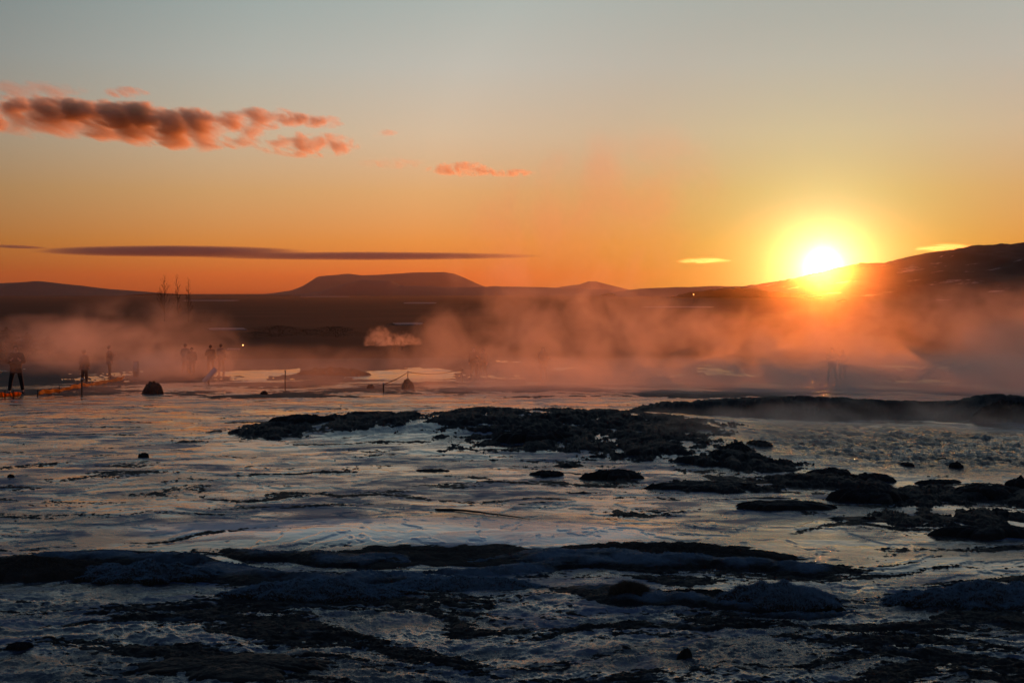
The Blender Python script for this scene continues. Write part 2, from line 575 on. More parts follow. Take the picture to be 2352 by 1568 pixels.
MAT_HILL = rock_material('far_hill', (0.02, 0.014, 0.01), (0.05, 0.035, 0.028), 0.9, 0.004, 0.3, 2)
hill('hill_right', [(1690, 662), (1735, 658), (1790, 651), (1830, 643), (1880, 634), (1930, 620), (1960, 611), (1990, 605), (2010, 606), (2030, 607), (2055, 602),
                    (2090, 599), (2120, 592), (2140, 583), (2160, 577), (2200, 573), (2240, 567), (2270, 563), (2310, 562), (2325, 565), (2352, 560), (2500, 540),
                    (2900, 505), (3500, 540), (4200, 640)], 1800, 740, 900, snow_hill_material(), 0.22, 3, 420, 90, -9)
hill('table_mountain', [(640, 674), (690, 664), (715, 650), (735, 634), (770, 631), (800, 629), (830, 632), (860, 631), (920, 628), (950, 626), (1020, 625), (1045, 629),
                        (1070, 639), (1100, 653), (1125, 662), (1180, 674)], 9000, 900, 1200, MAT_HILL, 0.05, 12)
hill('hill_front', [(700, 674), (745, 668), (775, 657), (800, 648), (830, 642), (870, 643), (900, 646), (922, 655), (1000, 658), (1110, 660), (1135, 657), (1270, 660),
                    (1400, 666), (1480, 674)], 5600, 500, 700, MAT_HILL, 0.05, 14)
hill('hill_left', [(-500, 655), (-200, 640), (-60, 652), (0, 651), (40, 649), (85, 645), (130, 651), (170, 655), (230, 663), (300, 668), (360, 674)], 5200, 600, 800, MAT_HILL, 0.05, 15)
hill('hill_peak', [(1230, 674), (1290, 658), (1330, 653), (1352, 646), (1370, 646), (1400, 654), (1437, 663), (1480, 674)], 9500, 700, 900, MAT_HILL, 0.05, 16)
hill('hill_ridge', [(1400, 672), (1470, 663), (1560, 659), (1640, 657), (1735, 658), (1850, 660), (1950, 672)], 4200, 400, 600, MAT_HILL, 0.05, 17)


# ------------------------------------------------------------------ rocks and frosted mounds
MAT_ROCK = rock_material('sinter_rock', (0.006, 0.0055, 0.005), (0.020, 0.017, 0.015), 0.6, 9, 0.9, 0.025, 0.15)
MAT_MOUND = rock_material('dead_turf', (0.010, 0.008, 0.006), (0.030, 0.024, 0.018), 0.9, 14, 0.8, 0.02)
MAT_RIMED = rock_material('rimed_turf', (0.010, 0.008, 0.006), (0.030, 0.024, 0.018), 0.9, 14, 0.8, 0.02, 0.1, (0.085, 0.145, 0.19))
MAT_FROST = plain_material('hoar_frosted_grass', (0.16, 0.26, 0.34), 0.8, 0.15)
MAT_DRYGRASS = plain_material('dry_grass', (0.085, 0.07, 0.05), 0.8, 0.2)


def ground_point(px, py):
    """where the view ray through a photo point meets the flat near ground"""
    d = ray(px, py)
    t = -CAM_H / d.z
    return d.x * t, d.y * t


def dome_mesh(name, w, d, h, seed, rough=0.5, flat=3.0, sink=0.06, nr=46, na=120, feat=2.2, skew=0.0, edge=0.35):
    """an irregular low mass of rock or turf: polar height field, w x d metres across, h high, its rim under the ice"""
    rr = np.linspace(0, 1, nr) ** 0.8
    aa = np.linspace(0, 2 * np.pi, na, endpoint=False)
    RR, AA = np.meshgrid(rr, aa, indexing='ij')
    ca, sa = np.cos(AA), np.sin(AA)
    out = 1 + edge * fbm(ca * 1.3 + seed * 3.1, sa * 1.3, 5, 0.6, seed=seed)
    x = RR * ca * out * w / 2
    y = RR * sa * out * d / 2
    k = feat / max(min(w, d), 0.15)
    n = fbm(x * k, y * k, 6, 0.55, seed=seed + 5)
    rg = fbm(x * k * 1.6, y * k * 1.6, 5, 0.6, seed=seed + 17, ridged=True)
    body = (1 - RR ** flat) * (1 + skew * x / (w / 2))
    fine = fbm(x * k * 7, y * k * 7, 5, 0.65, seed=seed + 23, ridged=True)
    z = h * body * (0.85 + rough * n + 0.35 * rough * rg) + 0.10 * h * rough * fine * (1 - RR ** 4) - sink * sstep(RR, 0.75, 1.0)
    return grid_mesh(name, np.stack([x, y, z], -1), closed_u=True), (x, y, z, RR)


def rock(px0, px1, py_top, py_bot, label, seed, name='rock', cat='rock', depth=None, hgt=None, group=None, flat=3.0, rough=0.6, mat=None, skew=0.0, feat=3.2, Y=None, edge=0.75, rz=0.0):
    """a rock whose foot shows at py_bot and whose top shows at py_top in the photograph"""
    if Y is None:
        cx, cy = ground_point((px0 + px1) / 2, py_bot)
    else:
        p = at((px0 + px1) / 2, py_bot, Y)
        cx, cy = p.x, p.y
    w = (px1 - px0) / FPX * cy
    ext = (py_bot - py_top) / FPX * cy              # apparent rise, as a length across the view
    slope = CAM_H / cy
    if depth is None:
        depth = min(w * 0.8, ext * 0.45 / slope)
    if hgt is not None and hgt < 0.3: hgt *= 0.75
    h = hgt if hgt is not None else 0.8 * max(ext - depth * slope * 0.75, 0.25 * ext)
    me, _ = dome_mesh(name, w, depth, h / 0.95, seed, rough, flat, sink=0.05 + 0.1 * h, skew=skew, feat=feat, edge=edge)
    o = link(name, me, mat or MAT_ROCK)
    y = cy + depth * 0.42
    o.location = (cx * y / cy, y, height_at(cx * y / cy, y) - 0.01)
    o.rotation_euler = (0, 0, rz)
    return tag(o, label, cat, group)


ROCKS = [
    (285, 800, 1470, 1566, 'long dark flat rock lying in the speckled ice at the very front, largest there', dict(flat=4, rough=0.35, hgt=0.075, depth=0.75, feat=6)),
    (12, 78, 1482, 1508, 'small dark rock alone on the rough ice near the front left corner', dict(flat=5)),
    (1553, 1594, 1487, 1520, 'small upright pointed stone standing alone in the rippled front ice', dict(flat=2, skew=0.5, hgt=0.09, depth=0.1, rough=0.4)),
    (317, 344, 1038, 1052, 'small dark stone alone on the smooth pinkish ice left of the rock mound', dict(flat=4)),
    (17, 34, 1087, 1098, 'tiny dark stone at the left edge of the smooth ice', dict(flat=4)),
    (1672, 1930, 1136, 1172, 'long low log-like rock slab left of the twin-humped rock', dict(flat=5, rough=0.35, hgt=0.1)),
    (1902, 2098, 1112, 1158, 'twin-humped black rock in front of the steaming pool', dict(feat=2.0, rough=0.9)),
    (2158, 2420, 1194, 1240, 'broad flat black slab at the right edge of the ice', dict(flat=5, rough=0.35)),
    (2175, 2350, 1112, 1146, 'low wedge-shaped rock between the twin-humped rock and the right edge', dict(rough=0.5)),
    (2302, 2385, 1102, 1134, 'rounded dark rock half out of the picture at the edge of the pool', dict()),
    (1900, 2330, 1160, 1200, 'wide thin dark shelf of rock behind the broad flat slab', dict(flat=6, rough=0.3, hgt=0.03)),
    (1972, 2020, 1176, 1196, 'small knobby stone on the thin rock shelf', dict(hgt=0.06, depth=0.15)),
    (1500, 1770, 1092, 1128, 'low jagged rock shelf under the dark mound', dict(flat=4, rough=0.7, hgt=0.06)),
    (1345, 1490, 1078, 1104, 'flat rock cluster at the lower tip of the dark mound', dict(rough=0.8)),
    (950, 1030, 1074, 1086, 'thin dark sliver of rock alone on the ice below the mound', dict(flat=4, hgt=0.04)),
    (1215, 1300, 1078, 1096, 'small low rock just below the dark mound, nearest its middle', dict(rough=0.7)),
    (1858, 1960, 1070, 1092, 'low black rock on the near rim of the pool, next to the long slab', dict(rough=0.7)),
    (1925, 2060, 1083, 1106, 'ragged black rock on the near rim of the pool above the twin humps', dict(rough=0.8)),
    (2100, 2220, 1096, 1110, 'thin rock ledge on the near rim of the pool at the right', dict(flat=4)),
    (1655, 1730, 1026, 1058, 'rugged dark boulder at the left end of the steaming pool', dict(hgt=0.12, depth=0.6, rough=0.9)),
    (1715, 1775, 1014, 1040, 'lower rounded boulder standing in the left end of the pool', dict(hgt=0.09, depth=0.5, rough=0.9)),
    (2150, 2182, 1046, 1058, 'small round stone in the steaming water below the far bank', dict(hgt=0.06, depth=0.2)),
    (2178, 2212, 1056, 1074, 'larger round stone in the steaming water below the far bank', dict(hgt=0.08, depth=0.3)),
    (2062, 2100, 1063, 1072, 'flat little stone in the pool left of the round stones', dict(hgt=0.04, depth=0.25)),
    (2240, 2420, 916, 962, 'big rounded dark boulder on the far bank at the right edge', dict(hgt=0.32, depth=1.0, rough=0.9)),
    (620, 770, 970, 988, 'long low black rock at the left tip of the dark mound', dict(flat=3, hgt=0.16, depth=0.7)),
    (1130, 1330, 1000, 1030, 'black rock ridge across the front of the dark mound', dict(flat=3, hgt=0.14, rough=0.9)),
]
for k, (a, b, c, d, lab, kw) in enumerate(ROCKS):
    rock(a, b, c, d, lab, 100 + 7 * k, group='dark rocks standing out of the ice', **kw)


def blades(me_xyz, n, length, seed, spread=0.8, width=0.003, zmin=0.02):
    """short stiff grass blades standing over a dome"""
    x, y, z, RR = (a.reshape(-1) for a in me_xyz)
    rs = np.random.RandomState(seed)
    ok = np.where(z > zmin)[0]
    wgt = RR[ok] * np.exp(-(RR[ok] / 0.75) ** 4) + 0.01
    idx = rs.choice(ok, n, p=wgt / wgt.sum())
    P = np.stack([x[idx], y[idx], z[idx]], -1) + rs.normal(0, 0.012, (n, 3)) * [1, 1, 0.0] - [0, 0, 0.006]
    L = length * rs.uniform(0.5, 1.25, n)[:, None]
    rad = np.stack([x[idx], y[idx], np.zeros(n)], -1)
    rad /= np.linalg.norm(rad, axis=1, keepdims=True) + 1e-6
    d = np.array([0, 0, 1.0]) + spread * rs.normal(0, 0.55, (n, 3)) * [1, 1, 0.3] + rad * 0.5 * (RR[idx][:, None] ** 2)
    d /= np.linalg.norm(d, axis=1, keepdims=True)
    side = np.cross(d, rs.normal(0, 1, (n, 3)))
    side /= np.linalg.norm(side, axis=1, keepdims=True) + 1e-6
    tip = P + d * L + np.array([0, 0, -0.25]) * L * rs.uniform(0, 1, n)[:, None] + rad * L * 0.25
    V = np.stack([P - side * width / 2, P + side * width / 2, tip], 1).reshape(-1, 3)
    me = bpy.data.meshes.new('frosted_grass')
    me.vertices.add(len(V)); me.vertices.foreach_set('co', V.reshape(-1).astype(np.float32))
    me.loops.add(len(V)); me.loops.foreach_set('vertex_index', np.arange(len(V), dtype=np.int32))
    me.polygons.add(n)
    me.polygons.foreach_set('loop_start', np.arange(0, 3 * n, 3, dtype=np.int32))
    me.polygons.foreach_set('loop_total', np.full(n, 3, dtype=np.int32))
    me.update(calc_edges=True)
    return me


def mound(px0, px1, py_top, py_bot, label, seed, hgt, depth, nbl=9000, blen=0.045, gm=None, rough=0.75, flat=1.7, feat=3.2, skew=0.0, edge=0.7, zmin=0.02):
    cx, cy = ground_point((px0 + px1) / 2, py_bot)
    w = (px1 - px0) / FPX * cy
    e = empty('mound', (0, 0, 0))
    me, xyz = dome_mesh('turf', w, depth, hgt * 0.88, seed, rough, flat, sink=0.06, nr=70, na=260, feat=feat, skew=skew, edge=edge)
    link('turf', me, MAT_MOUND if gm else MAT_RIMED, e)
    g = link('frosted_grass', blades(xyz, int(nbl * 3.5), blen * 0.42, seed, zmin=zmin), gm or MAT_FROST, e, smooth=False)
    g['kind'] = 'stuff'
    y = cy + depth * 0.45
    e.location = (cx * y / cy, y, height_at(cx * y / cy, y) - 0.02)
    return tag(e, label, 'mound', 'frosted grass mounds on the ice')


MOUNDS = [
    (-160, 300, 1270, 1334, 'dark turf mound at the left edge with little frost on it', 301, 0.12, 0.8, dict(gm=MAT_DRYGRASS, nbl=7000)),
    (110, 560, 1272, 1344, 'arched turf mound with a thin rim of frost, second from the left edge', 302, 0.15, 0.7, dict(nbl=12000, blen=0.035)),
    (480, 980, 1304, 1386, 'blue frosted grass mound left of the middle, bulkiest of the row', 303, 0.17, 0.7, dict(nbl=16000)),
    (830, 1300, 1302, 1362, 'long blue frosted grass mound tapering to the right beside the bulky one', 304, 0.12, 0.5, dict(nbl=14000)),
    (560, 1360, 1248, 1308, 'wide low terrace of dark turf behind the blue frosted mounds', 305, 0.06, 1.7, dict(gm=MAT_DRYGRASS, nbl=9000, blen=0.03, feat=8)),
    (1165, 1890, 1228, 1304, 'broad dark layered turf ledge in the middle right of the ice', 306, 0.11, 1.5, dict(gm=MAT_DRYGRASS, nbl=9000, blen=0.03, feat=8)),
    (1393, 1500, 1346, 1386, 'small dark tuft of spiky grass in the ice', 307, 0.07, 0.3, dict(gm=MAT_DRYGRASS, nbl=2500, blen=0.12)),
    (1470, 1730, 1346, 1372, 'low dark log-shaped mound between the spiky tuft and the frosted mound', 308, 0.06, 0.25, dict(gm=MAT_DRYGRASS, nbl=2500, blen=0.02)),
    (1640, 1970, 1330, 1410, 'frosted grass mound with a spiky right end, alone in the rippled ice', 309, 0.19, 0.6, dict(nbl=16000, blen=0.06, skew=-0.35)),
    (2005, 2540, 1330, 1404, 'large frosted grass mound running out of the picture at the right', 310, 0.17, 0.7, dict(nbl=20000, blen=0.05)),
]
for a, b, c, d, lab, sd, hg, dp, kw in MOUNDS:
    mound(a, b, c, d, lab, sd, hg, dp, **kw)


# ------------------------------------------------------------------ small things
def tube_mesh(name, pts, radii, n=8, cap=True):
    pts = [Vector(p) for p in pts]
    V, F = [], []
    for i, p in enumerate(pts):
        t = (pts[min(i + 1, len(pts) - 1)] - pts[max(i - 1, 0)]).normalized()
        a = t.orthogonal().normalized() if abs(t.z) < 0.99 else Vector((1, 0, 0))
        b = t.cross(a).normalized()
        a = b.cross(t).normalized()
        for k in range(n):
            th = 2 * math.pi * k / n
            V.append(p + (a * math.cos(th) + b * math.sin(th)) * radii[i])
    for i in range(len(pts) - 1):
        for k in range(n):
            F.append((i * n + k, i * n + (k + 1) % n, (i + 1) * n + (k + 1) % n, (i + 1) * n + k))
    if cap:
        F.append(tuple(reversed(range(n))))
        F.append(tuple((len(pts) - 1) * n + k for k in range(n)))
    return poly_mesh(name, V, F)


def box_mesh(name, sx, sy, sz, z0=0.0, bevel=0.01):
    bm = bmesh.new()
    bmesh.ops.create_cube(bm, size=1)
    for v in bm.verts:
        v.co = Vector((v.co.x * sx, v.co.y * sy, v.co.z * sz + z0 + sz / 2))
    bmesh.ops.bevel(bm, geom=bm.edges[:], offset=bevel, segments=2, affect='EDGES')
    me = bpy.data.meshes.new(name)
    bm.to_mesh(me); bm.free()
    return me


MAT_WOOD = rock_material('weathered_wood', (0.02, 0.016, 0.012), (0.06, 0.048, 0.036), 0.8, 12, 0.5, 0.01)
MAT_DARK = plain_material('dark_cloth', (0.018, 0.018, 0.022), 0.85, 0.2)
MAT_NAVY = plain_material('navy_jacket', (0.016, 0.022, 0.042), 0.7, 0.3)
MAT_MAROON = plain_material('maroon_jacket', (0.045, 0.015, 0.016), 0.7, 0.3)
MAT_GREY = plain_material('grey_jacket', (0.05, 0.05, 0.052), 0.7, 0.3)
MAT_SKIN = plain_material('skin', (0.42, 0.25, 0.18), 0.5, 0.4)
MAT_METAL = plain_material('dull_metal', (0.30, 0.30, 0.31), 0.4, 0.5)

# the branch frozen into the ice
x0, y0 = ground_point(1000, 1176); x1, y1 = ground_point(1214, 1200)
pts, rad = [], []
for i in range(15):
    t = i / 14
    x = x0 + (x1 - x0) * t + 0.02 * math.sin(7 * t)
    y = y0 + (y1 - y0) * t + 0.10 * math.sin(math.pi * t) + 0.03 * math.sin(9 * t)
    pts.append((x, y, height_at(x, y) + 0.008 + 0.012 * math.sin(3.1 * t)))
    rad.append(0.016 * (1 - 0.7 * t) * (0.9 + 0.2 * random.Random(i).random()))
tag(link('branch', tube_mesh('branch', pts, rad, 8), MAT_WOOD), 'thin bent dead branch lying on the pale ice dome', 'branch')


# ------------------------------------------------------------------ people
def skin_obj(name, joints, bones, radii, mat, parent, root=0, sub=1):
    me = bpy.data.meshes.new(name)
    me.from_pydata([tuple(j) for j in joints], bones, [])
    o = link(name, me, mat, parent, smooth=False)
    md = o.modifiers.new('skin', 'SKIN')
    md.use_smooth_shade = True
    for i, r in enumerate(radii):
        sv = me.skin_vertices[0].data[i]
        sv.radius = (r, r) if not isinstance(r, tuple) else r
        sv.use_root = (i == root)
    sd = o.modifiers.new('subdivision', 'SUBSURF')
    sd.levels = sub; sd.render_levels = sub
    return o


def person(loc, rz, label, jacket, pose='stand', height=1.75, hood=False, group='visitors standing in the steam'):
    e = empty('person', loc, rz)
    s = height / 1.75
    st = {'stand': (0.10, 0.0), 'stride': (0.09, 0.24), 'wide': (0.20, 0.04)}[pose]
    up = pose == 'wide'
    J = [(0, 0, 0.95), (0, -0.01, 1.12), (0, 0.0, 1.30), (0, 0.0, 1.44), (0, -0.01, 1.53), (0, -0.02, 1.60), (0, -0.01, 1.70)]      # pelvis .. crown
    Rr = [(0.15, 0.11), (0.14, 0.105), (0.16, 0.11), (0.10, 0.08), 0.055, (0.082, 0.095), (0.06, 0.07)]
    B = [(0, 1), (1, 2), (2, 3), (3, 4), (4, 5), (5, 6)]

    def add(p, r, parent_i):
        J.append(p); Rr.append(r); B.append((parent_i, len(J) - 1)); return len(J) - 1
    legs, arms, hands = [], [], []
    for sg in (-1, 1):
        a = add((sg * 0.10, 0, 0.86), 0.088, 0)
        kx = sg * (0.10 + st[0] * 0.4)
        k = add((kx, sg * st[1] * 0.5 - 0.02, 0.48), 0.060, a)
        an = add((sg * (0.09 + st[0] * 0.7), sg * st[1], 0.09), 0.042, k)
        tt = add((sg * (0.10 + st[0] * 0.75), sg * st[1] - 0.15, 0.04), 0.038, an)
        legs.append((a, k, an, tt))
        sh = add((sg * 0.19, 0, 1.40), 0.062, 3)
        bent = (sg > 0 and pose != 'stride') or up
        el = add((sg * (0.30 if bent else 0.25), -0.02 if not bent else -0.06, 1.13), 0.050, sh)
        wr = add((sg * 0.27, -0.08, 0.90) if not bent else (sg * 0.16, -0.26, 1.24), 0.034, el)
        d = (Vector(J[wr]) - Vector(J[el])).normalized()
        pm = add(tuple(Vector(J[wr]) + d * 0.07), (0.038, 0.02), wr)
        arms.append((sh, el, wr)); hands.append((wr, pm))
        sidev = Vector((0, 1, 0)) if not bent else Vector((0, 0, 1))
        for f, (off, ln) in enumerate(((-0.030, 0.070), (-0.010, 0.082), (0.010, 0.078), (0.030, 0.062))):
            b0 = Vector(J[pm]) + sidev * off + d * 0.03
            f1 = add(tuple(b0), 0.010, pm)
            add(tuple(b0 + d * ln * 0.6 + Vector((-sg * 0.012, 0, 0))), 0.009, f1)
        th = add(tuple(Vector(J[wr]) + d * 0.03 - sidev * 0.045), 0.011, wr)
        add(tuple(Vector(J[th]) + d * 0.04 - sidev * 0.015), 0.009, th)
    skin_obj('body', J, B, Rr, MAT_SKIN, e)
    # jacket: torso and sleeves; trousers: hips and legs
    jj = [J[0], J[1], J[2], J[3], J[4]]
    jr = [(0.22, 0.18), (0.215, 0.18), (0.225, 0.18), (0.15, 0.12), 0.085]
    jb = [(0, 1), (1, 2), (2, 3), (3, 4)]
    lo = (0, 0, 0.80); jj.append(lo); jr.append((0.215, 0.175)); jb.append((0, 5))
    for sh, el, wr in arms:
        n0 = len(jj)
        jj += [J[sh], J[el], J[wr]]; jr += [0.105, 0.092, 0.070]
        jb += [(3, n0), (n0, n0 + 1), (n0 + 1, n0 + 2)]
    skin_obj('jacket', jj, jb, jr, jacket, e)
    tj, tr, tb = [(0, 0, 0.92)], [(0.16, 0.125)], []
    for a, k, an, tt in legs:
        n0 = len(tj)
        tj += [J[a], J[k], J[an]]; tr += [0.105, 0.080, 0.068]
        tb += [(0, n0), (n0, n0 + 1), (n0 + 1, n0 + 2)]
    skin_obj('trousers', tj, tb, tr, MAT_DARK, e)
    for a, k, an, tt in legs:
        skin_obj('boot', [J[an], (J[an][0], J[an][1], 0.055), J[tt]], [(0, 1), (1, 2)], [0.060, 0.058, 0.046], MAT_DARK, e)
    # face and head cover
    hb = bmesh.new()
    bmesh.ops.create_uvsphere(hb, u_segments=16, v_segments=10, radius=1)
    for v in list(hb.verts):
        v.co = Vector((v.co.x * 0.098, v.co.y * 0.112 + 0.012, v.co.z * 0.115 + 1.665))
    bmesh.ops.delete(hb, geom=[v for v in hb.verts if v.co.y < -0.045 and v.co.z < 1.69], context='VERTS')
    me = bpy.data.meshes.new('hood' if hood else 'hat'); hb.to_mesh(me); hb.free()
    link('hood' if hood else 'hat', me, jacket if hood else MAT_DARK, e)
    for nm, c, r in (('nose', (0, -0.112, 1.615), (0.012, 0.022, 0.02)), ('eye', (-0.032, -0.098, 1.64), (0.012, 0.008, 0.008)),
                     ('eye', (0.032, -0.098, 1.64), (0.012, 0.008, 0.008)), ('mouth', (0, -0.098, 1.565), (0.024, 0.008, 0.006))):
        fb = bmesh.new()
        bmesh.ops.create_uvsphere(fb, u_segments=8, v_segments=6, radius=1)
        for v in fb.verts:
            v.co = Vector((v.co.x * r[0] + c[0], v.co.y * r[1] + c[1], v.co.z * r[2] + c[2]))
        me = bpy.data.meshes.new(nm); fb.to_mesh(me); fb.free()
        link(nm, me, MAT_SKIN if nm != 'eye' else MAT_DARK, e)
    e.scale = (s, s, s)
    return tag(e, label, 'person', group)


def on_ground(px, Y):
    x = (px - 1176) / FPX * Y
    return Vector((x, Y, height_at(x, Y) - 0.01))


PEOPLE = [
    (35, 53.5, 0.3, 'person in dark clothes with legs apart at the left edge behind the orange netting', MAT_DARK, 'wide', 1.80, True),
    (192, 71, 2.6, 'faint person in a grey jacket behind the middle of the orange netting', MAT_GREY, 'stand', 1.72, False),
    (250, 82, 1.9, 'broad person in a dark jacket with one arm bent beyond the end of the netting', MAT_NAVY, 'stand', 1.84, False),
    (425, 86, 2.9, 'person at the left of the small group wading in bright steam', MAT_NAVY, 'stand', 1.78, True),
    (440, 84, 0.4, 'shorter person with arms out beside the leftmost of the group in the steam', MAT_DARK, 'stride', 1.62, True),
    (483, 86, 3.3, 'person with a hood, third of the small group in the bright steam', MAT_MAROON, 'stand', 1.74, True),
    (507, 88, 2.8, 'person fading into steam at the right end of the small group', MAT_GREY, 'stand', 1.76, False),
    (1088, 79, 0.2, 'left one of two people standing close together in the thick steam', MAT_DARK, 'stand', 1.78, False),
    (1109, 80, -0.3, 'right one of two people standing close together in the thick steam', MAT_NAVY, 'stride', 1.72, True),
    (1248, 71, 0.5, 'lone faint person in the thick steam right of the couple', MAT_GREY, 'stand', 1.74, False),
    (1912, 76, 0.1, 'person with legs apart right under the setting sun', MAT_DARK, 'wide', 1.80, False),
    (1936, 79, 0.5, 'person beside the one under the setting sun, a little behind', MAT_MAROON, 'stand', 1.70, True),
]
for px, Y, rz, lab, jk, pose, hh, hood in PEOPLE:
    person(on_ground(px, Y), rz, lab, jk, pose, hh, hood)


# ------------------------------------------------------------------ orange netting, posts, ropes, sign
def netting_material():
    m, nt, bs = node_mat('orange_netting')
    out = nt.nodes['Material Output']
    bs.inputs['Base Color'].default_value = (0.80, 0.16, 0.02, 1)
    bs.inputs['Roughness'].default_value = 0.5
    tr = nt.nodes.new('ShaderNodeBsdfTranslucent'); tr.inputs['Color'].default_value = (1.0, 0.40, 0.05, 1)
    mx = nt.nodes.new('ShaderNodeMixShader'); mx.inputs[0].default_value = 0.88
    nt.links.new(bs.outputs[0], mx.inputs[1]); nt.links.new(tr.outputs[0], mx.inputs[2])
    nt.links.new(mx.outputs[0], out.inputs['Surface'])
    return m


MAT_NET = netting_material()


def netting(a, b, label, seed, h0, h1):
    """a knee-high run of plastic netting sagging between thin stakes"""
    e = empty('barrier_netting', (0, 0, 0))
    n = 90
    rows = 7
    P = np.zeros((rows, n, 3))
    base = []
    for i in range(n):
        t = i / (n - 1)
        x = a[0] + (b[0] - a[0]) * t
        y = a[1] + (b[1] - a[1]) * t
        gz = height_at(x, y)
        base.append((x, y, gz))
        h = h0 + (h1 - h0) * t
        sag = 0.03 * math.sin(t * math.pi * 4) ** 2
        wav = 0.03 * float(perlin(np.array([t * 14.0]), np.array([seed * 1.0]))[0])
        for j in range(rows):
            u = j / (rows - 1)
            P[j, i] = (x + 0.035 * math.sin(t * 75 + 1.5 * u), y + 0.04 * math.sin(t * 40 + u * 3), gz + 0.05 + wav - sag * 0.6 + h * u * (0.9 + 0.2 * math.sin(t * 23)))
    me = grid_mesh('netting', P)
    o = link('netting', me, MAT_NET, e)
    so = o.modifiers.new('thickness', 'SOLIDIFY'); so.thickness = 0.004
    for k in range(0, n, 15):
        x, y, gz = base[k]
        link('stake', tube_mesh('stake', [(x, y, gz - 0.1), (x, y, gz + 0.18), (x, y, gz + 0.12 + h0)], [0.018, 0.018, 0.015], 6), MAT_WOOD, e)
    return tag(e, label, 'netting', 'orange barrier netting beside the path')


def line_pt(px, Y):
    return ((px - 1176) / FPX * Y, Y)


netting(line_pt(-70, 46.0), line_pt(46, 47.5), 'short run of orange barrier netting at the left edge', 3, 0.16, 0.16)
netting(line_pt(84, 48.5), line_pt(284, 80.0), 'long run of orange barrier netting climbing away to the right', 5, 0.14, 0.20)


def post(px, Y, h, r, label, group='thin rope posts on the frozen flat', knob=True):
    p = on_ground(px, Y)
    e = empty('rope_post', p)
    link('shaft', tube_mesh('shaft', [(0, 0, -0.15), (0, 0, h * 0.5), (0.01, 0, h)], [r, r, r * 0.9], 8), MAT_WOOD, e)
    if knob:
        link('cap', tube_mesh('cap', [(0.01, 0, h - 0.01), (0.01, 0, h + 0.02), (0.01, 0, h + 0.05)], [r * 1.6, r * 1.8, r * 0.8], 8), MAT_METAL, e)
    tag(e, label, 'post', group)
    return p + Vector((0.01, 0, h))


def rope(p, q, label, sag=0.12):
    pts = [p.lerp(q, t / 12) - Vector((0, 0, sag * 4 * (t / 12) * (1 - t / 12))) for t in range(13)]
    tag(link('rope', tube_mesh('rope', pts, [0.016] * 13, 6), MAT_WOOD), label, 'rope', 'ropes strung between the thin posts')


pA = post(936, 60, 0.62, 0.022, 'thin rope post by the round boulder on the frozen pond')
pB = post(1062, 70, 0.65, 0.022, 'thin rope post just left of the couple in the steam')
pC = post(880, 50, 0.30, 0.022, 'short rope post at the near edge of the frozen pond')
pD = post(654, 52, 0.75, 0.018, 'thin rope post left of the frozen pond on wet ground')
pE = post(186, 50, 0.55, 0.03, 'stout wooden post in front of the long orange netting')
rope(pC, pA, 'rope from the short post up to the post by the round boulder', 0.05)
rope(pA, pB, 'rope running right from the boulder post towards the couple', 0.15)

rock(326, 374, 890, 912, 'round-topped boulder on the wet flat near the orange netting', 501, Y=50, hgt=0.36, depth=0.6, group='boulders on the far wet flat')
rock(922, 950, 874, 890, 'round boulder at the foot of the rope post by the frozen pond', 502, Y=55, hgt=0.32, depth=0.4, group='boulders on the far wet flat')
rock(842, 862, 870, 882, 'small round stone left of the post boulder by the frozen pond', 503, Y=56, hgt=0.2, depth=0.3, group='boulders on the far wet flat')
rock(596, 616, 898, 908, 'low dark stone on the wet flat below the left steam', 504, Y=47, hgt=0.15, depth=0.3, group='boulders on the far wet flat')
rock(690, 850, 850, 864, 'long dark bank of earth left of the frozen pond', 505, Y=84, hgt=0.35, depth=1.5, group='boulders on the far wet flat', name='bank', cat='bank')

# information pillar and the tilted plaque
p = on_ground(311, 82)
e = empty('sign_pillar', p)
link('pillar', box_mesh('pillar', 0.30, 0.16, 1.0, -0.05, 0.02), MAT_DARK, e)
link('panel', box_mesh('panel', 0.24, 0.02, 0.55, 0.35, 0.004), MAT_METAL, e).location = (0, -0.091, 0)
tag(e, 'dark upright sign pillar standing in steam left of the small group', 'sign')
p = on_ground(478, 68)
e = empty('tilted_plaque', p)
link('leg', tube_mesh('leg', [(0, 0, -0.1), (0, 0.02, 0.3)], [0.035, 0.03], 8), MAT_WOOD, e)
pl = link('plate', box_mesh('plate', 0.85, 0.45, 0.03, 0, 0.008), MAT_METAL, e)
pl.location = (0.06, 0.02, 0.42); pl.rotation_euler = (R(25), R(-48), R(12))
tag(e, 'tilted metal plaque on a short leg catching the sky light', 'sign')

# lamps far out
MAT_LAMP = bpy.data.materials.new('warm_lamp'); MAT_LAMP.use_nodes = True
_b = MAT_LAMP.node_tree.nodes['Principled BSDF']
_b.inputs['Emission Color'].default_value = (1.0, 0.45, 0.12, 1); _b.inputs['Emission Strength'].default_value = 6


def lamp(px, py, Y, r, label):
    p = at(px, py, Y)
    gz = height_at(p.x, p.y)
    e = empty('path_lamp', (p.x, p.y, gz))
    h = max(p.z - gz, 0.4)
    link('pole', tube_mesh('pole', [(0, 0, -0.1), (0, 0, h - r)], [r * 0.35, r * 0.3], 8), MAT_DARK, e)
    bm = bmesh.new(); bmesh.ops.create_uvsphere(bm, u_segments=12, v_segments=8, radius=r)
    me = bpy.data.meshes.new('bulb'); bm.to_mesh(me); bm.free()
    b = link('bulb', me, MAT_LAMP, e); b.location = (0, 0, h)
    link('cap', tube_mesh('cap', [(0, 0, h + r * 0.8), (0, 0, h + r * 1.3)], [r * 1.1, r * 0.3], 10), MAT_DARK, e)
    tag(e, label, 'lamp', 'small lit lamps far out')


